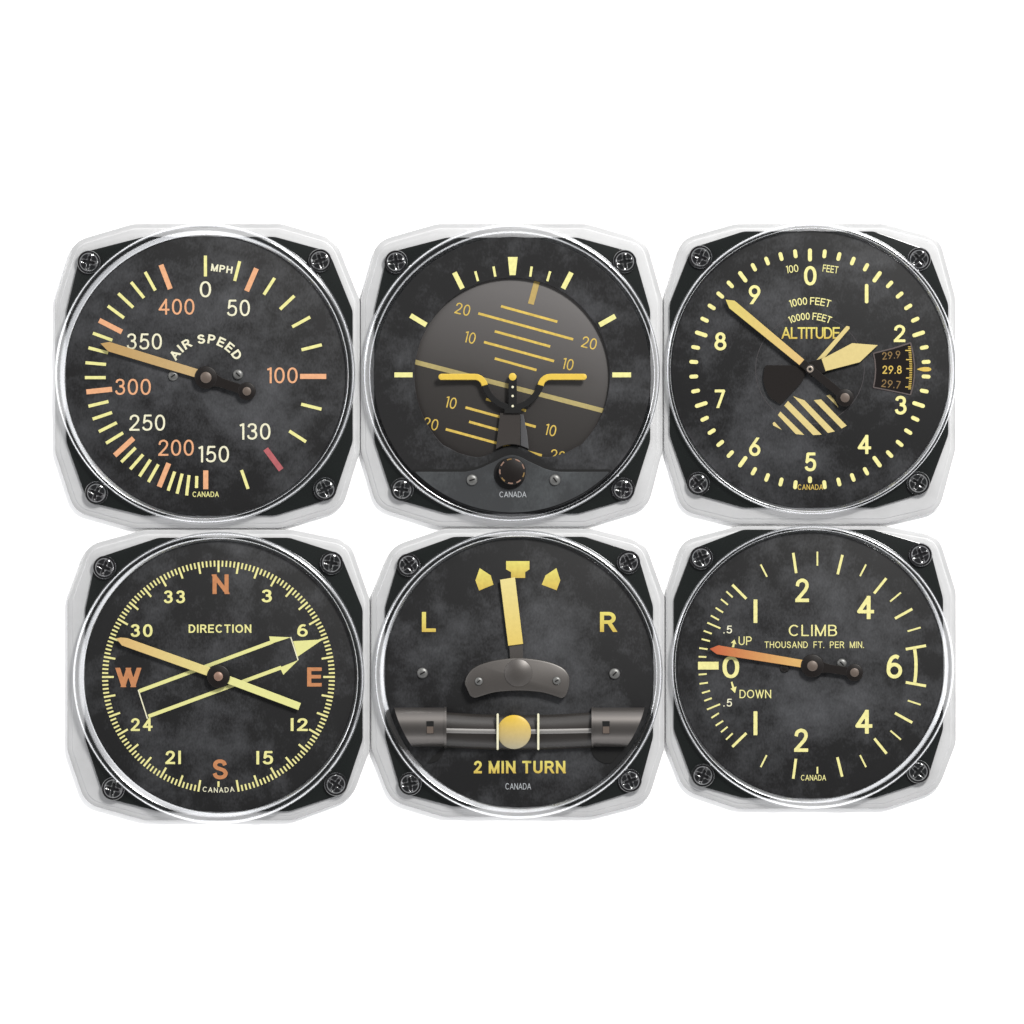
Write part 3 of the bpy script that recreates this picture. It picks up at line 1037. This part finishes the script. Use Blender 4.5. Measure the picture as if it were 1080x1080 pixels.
# pressure window
Wq = lambda x, y: (900 + x * 100 / 1080, 340 + y * 100 / 1080)
wo = [Wq(*q) for q in ((222, 350), (235, 342), (445, 290), (648, 226), (662, 232), (690, 350), (706, 480), (704, 620), (690, 720), (660, 828), (645, 832), (440, 788), (232, 748), (222, 738), (240, 640), (247, 540), (240, 440))]
fr = solid('window_frame', wo, [(0, ZD + 0.05), (0, ZD + 0.6), (0.2, ZD + 0.8)], mat('window_frame_enamel', rgb(86, 74, 72), 0.5), root, org, 30)
drum = solid('pressure_drum', inset(wo, 1.5), [(0, ZD + 0.82), (0, ZD + 0.9)], mat('dark_drum_enamel', rgb(22, 16, 15), 0.6, spec=0.1), fr, org, 30)
ZW = ZD + 1.05
text('29.9', Wq(330, 330) + Wq(538, 415), ZW, M['dimgold'], fr, org, t=0.13, gap=0.16, rot=-6)
text('29.8', Wq(333, 492) + Wq(552, 585), ZW, M['gold'], fr, org, t=0.14, gap=0.16)
text('29.7', Wq(322, 658) + Wq(540, 745), ZW, M['dimgold'], fr, org, t=0.13, gap=0.16, rot=6)
tks = []
for k in range(24):
    y = 278 + k * 20.8
    big = k % 5 == 2
    xr = 672 - ((y - 527) / 250) ** 2 * 16
    tks.append(bar(Wq(xr - (68 if big else 32), y), Wq(xr, y), 1.1 if big else 0.85))
flat('drum_scale', tks, ZW, M['gold'], fr, org)
# hands
cw = rounded([(806.6, 385), (840, 385.4), (852, 389), (846, 403), (823.5, 426.8), (811, 419.4), (804.2, 402)], [3, 2, 2, 3, 3, 5, 6], 4)
solid('counterweight', cw, [(0, 17.2), (0, 18.0), (0.3, 18.3)], M['dark'], root, org, 30)
solid('ten_thousand_hand', [(860.6, 380.4), (868, 379.4), (896.3, 346.4), (895.8, 344.2), (892.8, 343.8)], [(0, 16.9), (0, 17.5), (0.2, 17.7)], M['straw'], root, org, 30)
solid('thousand_hand', [(866.5, 378.9), (898.9, 361.9), (925.9, 364), (907, 382), (870.7, 391.5)], [(0, 18.6), (0, 19.5), (0.3, 19.8)], M['straw'], root, org, 30)
solid('hand_root', [(846, 384), (867.3, 377.9), (871.6, 392.2), (855, 398)], [(0, 18.45), (0, 19.1), (0.3, 19.4)], M['dark'], root, org, 30)
hb = c3
u = Vector((891.2 - hb[0], 419.5 - hb[1])).normalized()
nn = (-u[1], u[0])
blade = solid('hundred_hand', [(765.2, 316), (774.8, 317.2), (848.2, 379.4), (843.2, 385.2), (769, 325)], [(0, 20.6), (0, 21.4), (0.25, 21.7)], M['altneedle'], root, org, 30)
stem = [(848.3, 379.5), (hb[0] - nn[0] * 4.6 * -1, hb[1] - nn[1] * 4.6 * -1)]
s0 = (845.8, 382.3)
solid('hand_arm', [(s0[0] + nn[0] * 4.1, s0[1] + nn[1] * 4.1), (891.2 + nn[0] * 4.4, 419.5 + nn[1] * 4.4), (891.2 - nn[0] * 4.4, 419.5 - nn[1] * 4.4), (s0[0] - nn[0] * 4.1, s0[1] - nn[1] * 4.1)],
      [(0, 20.55), (0, 21.6), (0.4, 22.0)], M['dark'], blade, org, 30)
tw = disc('tail_weight', 891.2, 419.5, 9.4, 19.6, 22.3, M['dark'], root, org, bev=0.9)
disc('boss', 891.2, 419.5, 5.0, 22.32, 22.9, M['boss'], tw, org, bev=0.5, dome=0.5)
hub = disc('hub', hb[0], hb[1], 5.2, ZD + 0.05, 22.4, M['dark'], root, org, bev=0.6)
disc('pivot_ring', hb[0], hb[1], 3.6, 22.42, 22.9, M['ring'], hub, org, bev=0.4, n=40)
disc('pivot_hole', hb[0], hb[1], 1.8, 22.6, 22.98, M['mattblack'], hub, org, bev=0.1, n=30)

# ------------------------------------------------------------------ direction
P, B = frame_of(60, 545)
root, org, dial, dm = body('direction_indicator', 'DIRECTION compass gauge with rust coloured N, E, S and W and crossing arrow lines',
                           (70, 390.4, 558, 866), ((91, 575), (369, 570.5), (371.5, 842.5), (89.5, 848)), (89.5, 382.5, 567, 856),
                           ((110, 598.5), (349.6, 593.8), (354.2, 827.2), (119.2, 832)), (231.8, 713.9, 143), (230.6, 715, 154), 4, (-1.4, 0.6))
c4 = P(541, 537)
mi, ma = [], []
for k in range(180):
    d = 2 * k
    if 170 < d < 190:
        continue
    a = math.radians(d)
    big = d % 10 == 0
    r0, r1 = (351 if big else 370), 390
    q = bar((c4[0] + r0 * F_ * math.sin(a), c4[1] - r0 * F_ * math.cos(a)), (c4[0] + r1 * F_ * math.sin(a), c4[1] - r1 * F_ * math.cos(a)), 2.1 if big else 1.75)
    (ma if big else mi).append(q)
ma.append(bar((230.3, 824.2), (230.3, 830), 2.2))
flat('scale_markings', mi + ma, ZM, M['yellow'], dial, org)
for s, bx in (('33', (357, 247, 429, 290)), ('3', (685, 244, 720, 287)), ('30', (246, 360, 320, 403)), ('6', (805, 360, 840, 402)), ('i2', (783, 675, 840, 718)), ('i5', (668, 785, 724, 830)),
              ('2i', (363, 784, 415, 829)), ('24', (247, 675, 320, 718))):
    text(s, B(*bx), ZM, M['lemon'], dial, org, t=0.165, gap=0.2)
for s, bx in (('N', (521, 193, 575, 259)), ('W', (197, 506, 281, 571)), ('E', (838, 505, 887, 569)), ('S', (521, 813, 572, 880))):
    text(s, B(*bx), ZM, M['rust'], dial, org, t=0.185, name='lettering')
text('DIRECTION', B(441, 361, 651, 389), ZM, M['lemon'], dial, org, t=0.17, gap=0.17, name='lettering')
arc_text('CANADA', c4, 379 * F_, 188, 172, 17 * F_, ZM, M['cream'], dial, org, t=0.14, gap=0.24, inside=True)
A1, A2 = P(276, 584), P(306, 669)
T1, T2 = P(782, 404), P(808, 480)
ar = [bar(A1, P(722, 419), 12.5 * F_), bar(A2, P(752, 505), 12.5 * F_)]
heads = [
      [P(711, 401), P(784, 404), P(716, 426)], [P(809, 480), P(758, 530), P(747, 505)], [P(891, 411), P(806, 469), P(791, 417)]]
thin = [bar(P(272, 580), P(303, 677), 4 * F_), bar(P(783, 403), P(808, 481), 4 * F_)]
flat('course_arrows', ar, ZM, M['palestraw'], dial, org)
flat('arrow_heads', heads, ZM + 0.06, M['palestraw'], dial, org)
flat('course_lines', thin, ZM + 0.12, M['cream'], dial, org)
h4 = P(541, 535)
pointer(root, org, [(122.4, 673.4), (127.5, 672.4), (134, 673), (222, 704.2), (219.5, 713.2), (128.5, 680.8)], M['sand'], h4, 12.2, 4.9, z=19.2, boss='copper')
solid('needle_tail', [(239, 711.8), (317.4, 741.6), (314.6, 749), (236.5, 719.8)], [(0, 19.2), (0, 19.9), (0.25, 20.2)], M['palestraw'], root, org, 30)

# ------------------------------------------------------------------ turn
P, B = frame_of(375, 545)
root, org, dial, dm = body('turn_indicator', '2 MIN TURN gauge with upright gold needle and horizontal ball tube below it',
                           (390.6, 701.6, 557, 862.4), ((412.5, 576), (680.5, 571.5), (683.5, 846.5), (412, 845)), (406, 689, 566, 851),
                           ((430.8, 596), (663, 593), (664.6, 823.6), (432.3, 826.8)), (547.8, 710, 142), (546.8, 711, 152.4), 5, (-0.8, 0.9))
text('L', B(222, 319, 269, 386), ZM, M['goldtext'], dial, org, t=0.175, name='lettering')
text('R', B(819, 319, 873, 386), ZM, M['goldtext'], dial, org, t=0.175, name='lettering')
text('2 MIN TURN', B(396, 818, 703, 860), ZM, M['goldtext'], dial, org, t=0.185, gap=0.16, space=0.36, name='lettering')
text('CANADA', B(502, 893, 588, 914), ZM, M['grey'], dial, org, t=0.11, gap=0.12, name='lettering')
U = lambda x, y: (480 + x * 140 / 1080, 570 + y * 140 / 1080)
for p in ([(415, 168), (605, 168), (605, 235), (570, 258), (570, 305), (455, 305), (455, 258), (415, 235)], [(200, 225), (290, 285), (312, 360), (195, 408), (165, 325)], [(824, 225), (856, 325), (826, 405), (705, 360), (735, 285)]):
    flat('index_mark', [[U(*q) for q in p]], ZM, M['goldtext'], dial, org)
solid('turn_needle', [U(365, 320), U(487, 300), U(553, 842), U(432, 858)], [(0, 19), (0, 20), (0.25, 20.3)], M['turn'], root, org, 30)
solid('needle_stem', [U(440, 852), U(548, 838), U(556, 1000), U(450, 1000)], [(0, 18.2), (0, 18.9), (0.2, 19.1)], M['brown'], root, org, 30)
for x, y, a in ((224, 524, -0.5), (868, 526, -0.8)):
    slotted_screw(*P(x, y), 5.7, ZD + 0.05, a, M['steel'], root, org)
cvp = [(366, 562), (373, 533), (394, 508), (432, 490), (485, 478), (545, 473), (605, 478), (658, 490), (696, 508), (715, 533), (716, 562), (707, 594), (692, 608), (668, 601), (620, 588), (545, 583),
       (470, 588), (422, 601), (398, 607), (379, 594)]
pp = spline([P(*q) for q in cvp[-2:] + cvp + cvp[:2]], 4)[8:-9]
bc = solid('bearing_cover', pp, [(0, ZD + 0.05), (0, 22.4), (0.5, 23.4), (1.6, 24.0)], M['brown'], root, org, 30)
disc('bearing_dome', *P(545, 523), 14.8, 24.02, 24.8, M['brown'], bc, org, bev=0.7, dome=3.0)
slotted_screw(*P(413, 551), 4.2, 24.02, -0.7, M['steel'], bc, org)
slotted_screw(*P(674, 549), 4.2, 24.02, -0.5, M['steel'], bc, org)
# ball tube: a gently sagging half-round tube between two metal ends
tx0, tx1 = 375 + 296 * F_, 375 + 798 * F_
ty, tr_ = 545 + 717 * F_, 18.6


def half_tube(name, x0f, x1f, yc, rad, z0, m, parent, n=28, steps=24, flatten=0.8, sag=0.0):
    """Half-round bar along x; its ends may depend on the height y."""
    v, f = [], []
    for k in range(n + 1):
        a = math.pi * k / n
        y = yc - rad * math.cos(a)
        z = z0 + rad * flatten * math.sin(a)
        xa, xb = x0f(y), x1f(y)
        for s_ in range(steps + 1):
            t = s_ / steps
            x = xa + (xb - xa) * t
            v.append((x, y + sag * 4 * t * (1 - t), z))
    w_ = steps + 1
    for k in range(n):
        for s_ in range(steps):
            f.append((k * w_ + s_, k * w_ + s_ + 1, (k + 1) * w_ + s_ + 1, (k + 1) * w_ + s_))
    f.append(tuple(k * w_ for k in range(n + 1)))
    f.append(tuple(k * w_ + steps for k in range(n + 1)))
    return link(name, v, f, m, parent, org, 45)


tube = half_tube('ball_tube', lambda y: tx0, lambda y: tx1, ty - 1, tr_, ZD + 0.5, M['tube'], root, sag=3.0, flatten=0.62)
half_tube('tube_glint', lambda y: tx0 + 1, lambda y: tx1 - 1, ty - 0.4, 2.9, ZD + 0.5 + tr_ * 0.62 - 1.0, M['glint'], tube, n=12, sag=1.2, flatten=0.6)  # added strip standing in for the highlight along the tube
Rc = 137.0
xl = lambda y: org[0] - math.sqrt(Rc ** 2 - (y - org[1]) ** 2)
xr = lambda y: org[0] + math.sqrt(Rc ** 2 - (y - org[1]) ** 2)
for sgn, xa, xb, slot in ((-1, xl, lambda y: 375 + 304 * F_, (238, 262)), (1, lambda y: 375 + 790 * F_, xr, (827, 851))):
    e_ = half_tube('tube_end', xa, xb, 545 + 705 * F_, 20.6, ZD + 0.3, M['endmetal'], root, flatten=0.85)
    xi = 375 + (304 if sgn < 0 else 790) * F_
    half_tube('end_flange', lambda y: xi - (2.2 if sgn < 0 else -0.2), lambda y: xi + (0.2 if sgn < 0 else 2.2) - (0 if sgn < 0 else 0), 545 + 706 * F_, 21.6, ZD + 0.2, M['endmetal'], e_, steps=2, flatten=0.85)
    sx0, sx1 = 375 + slot[0] * F_, 375 + slot[1] * F_
    zt = ZD + 0.3 + 20.6 * 0.85
    solid('slot', [(sx0, 545 + 684 * F_), (sx1, 545 + 684 * F_), (sx1, 545 + 726 * F_), (sx0, 545 + 726 * F_)], [(0, zt - 4), (0, zt + 0.15)], M['mattblack'], e_, org, 30)
    solid('slot_floor', [(sx0 + 0.3, 545 + 702 * F_), (sx1 - 0.3, 545 + 702 * F_), (sx1 - 0.3, 545 + 725 * F_), (sx0 + 0.3, 545 + 725 * F_)], [(0, zt - 3), (0, zt + 0.3)], M['boss'], e_, org, 30)
    fx = 375 + (243 if sgn < 0 else 843) * F_
    fp = [(fx + 17.5 * math.cos(math.radians(q)), 545 + 768 * F_ + 18.5 * math.sin(math.radians(q))) for q in range(0, 181, 12)]
    fp = [(x, y) for x, y in fp if math.hypot(x - org[0], y - org[1]) < Rc]
    solid('tube_end_patch', fp, [(0, ZD + 0.05), (0, ZD + 0.7), (0.2, ZD + 0.9)], M['mattblack'], e_, org, 30)  # dark half-round patch below the tube end
v, f = [], []
bc_, br_ = P(531, 721), 17.9
ball = disc('slip_ball', bc_[0], bc_[1], br_, ZD + 3, ZD + 13.8, M['ballgold'], root, org, bev=0.5, n=64, dome=2.6)
for x in (476, 612):
    a = P(x, 659)
    b = P(x, 781)
    solid('centre_wire', pill(a, b, 7.5 * F_), [(0, ZD + 1), (0, ZD + 15.6), (0.3, ZD + 16.1)], M['cream'], tube, org, 30)

# ------------------------------------------------------------------ climb
P, B = frame_of(690, 545)
root, org, dial, dm = body('climb_indicator', 'CLIMB gauge in thousand feet per minute with orange needle pointing just above zero',
                           (701.8, 1009.4, 554.4, 853.6), ((718.5, 570), (990.5, 564.5), (989.5, 834.5), (721, 834)), (710.5, 995, 558.5, 842),
                           ((739.7, 588.4), (971, 585.3), (968.6, 814), (741.3, 818)), (854.8, 702, 140.6), (856.8, 703.4, 149.6), 6, (0.7, 0.3))
for s, bx in (('2', (473, 207, 519, 286)), ('i', (333, 277, 346, 356)), ('4', (680, 265, 737, 343)), ('6', (779, 462, 831, 542)), ('0', (229, 467, 285, 541)), ('4', (674, 647, 731, 727)), ('2', (469, 710, 516, 788)), ('i', (333, 652, 346, 732))):
    text(s, B(*bx), ZM, M['yellow'], dial, org, t=0.15)
for bx in ((232, 365, 261, 391), (232, 610, 261, 636)):
    text('.5', B(*bx), ZM, M['cream'], dial, org, t=0.13, gap=0.2)
text('CLIMB', B(451, 362, 613, 400), ZM, M['yellow'], dial, org, t=0.115, gap=0.17, name='lettering')
text('THOUSAND FT. PER MIN.', B(370, 418, 703, 440), ZM, M['yellow'], dial, org, t=0.125, gap=0.17, space=0.75, name='lettering')
text('UP', B(283, 401, 327, 430), ZM, M['yellow'], dial, org, t=0.12, gap=0.16, name='lettering')
text('DOWN', B(286, 580, 392, 608), ZM, M['yellow'], dial, org, t=0.12, gap=0.14, name='lettering')
text('CANADA', B(492, 865, 576, 884), ZM, M['yellow'], dial, org, t=0.13, gap=0.12, name='lettering')
flat('up_arrow', [[P(*q) for q in ((260, 437), (264, 424), (257, 423), (269, 411), (276, 428), (270, 426), (268, 438))]], ZM, M['yellow'], dial, org)
flat('down_arrow', [[P(*q) for q in ((257, 555), (262, 552), (268, 571), (276, 569), (271, 591), (256, 576), (262, 574))]], ZM, M['yellow'], dial, org)
thick = [((466, 121), (476, 189)), ((631, 128), (615, 193)), ((778, 206), (737, 257)), ((865, 309), (807, 341)), ((262, 228), (309, 275)), ((807, 658), (865, 690)), ((738, 743), (779, 794)), ((614, 806), (630, 871)), ((475, 811), (466, 878)), ((309, 725), (262, 771))]
thin = [((547, 117), (547, 164)), ((710, 160), (690, 199)), ((827, 254), (791, 284)), ((893, 371), (849, 384)), ((357, 160), (378, 201)), ((850, 616), (893, 630)), ((792, 717), (827, 747)), ((690, 799), (710, 839)), ((377, 799), (357, 839)), ((547, 838), (547, 861)),
        ((242, 250), (263, 270)), ((224, 276), (247, 295)), ((206, 305), (231, 321)), ((190, 331), (217, 346)), ((178, 355), (222, 374)), ((166, 382), (193, 392)), ((159, 410), (187, 417)), ((151, 440), (179, 444)), ((149, 469), (175, 470)),
        ((149, 529), (176, 527)), ((152, 560), (180, 556)), ((160, 591), (187, 583)), ((168, 617), (193, 608)), ((177, 646), (221, 628)), ((192, 674), (217, 658)), ((206, 700), (231, 684)), ((224, 722), (246, 704)), ((241, 747), (263, 726))]
arc_ = [[(P(530 + q * math.cos(a), 500 + q * math.sin(a))) for q, a in ((342, a0), (353, a0), (353, a1), (342, a1))] for a0, a1 in ((math.radians(-9.3 + 18.6 * k / 12), math.radians(-9.3 + 18.6 * (k + 1) / 12)) for k in range(12))]
flat('scale_markings', [bar(P(*a), P(*b), 8.8 * F_) for a, b in thick] + [bar(P(*a), P(*b), 5.6 * F_) for a, b in thin] + [[P(147, 486), P(216, 486), P(216, 512), P(147, 512)]]
     + [bar(P(843, 444), P(911, 432), 9 * F_), bar(P(843, 555), P(911, 567), 9 * F_)] + arc_, ZM, M['yellow'], dial, org)
slotted_screw(*P(437, 506), 5.0, ZD + 0.05, 0.4, M['dark'], root, org)
slotted_screw(*P(629, 492), 5.2, ZD + 0.05, 0.8, M['steel'], root, org)
pointer(root, org, [(748.4, 684.4), (757.6, 680.6), (850, 696.7), (848.4, 704.6), (755.8, 690)], M['climb'], P(530, 500), 12.3, 5.6, P(671, 522), 9.2, 4.7, arm=(8, 4.6))
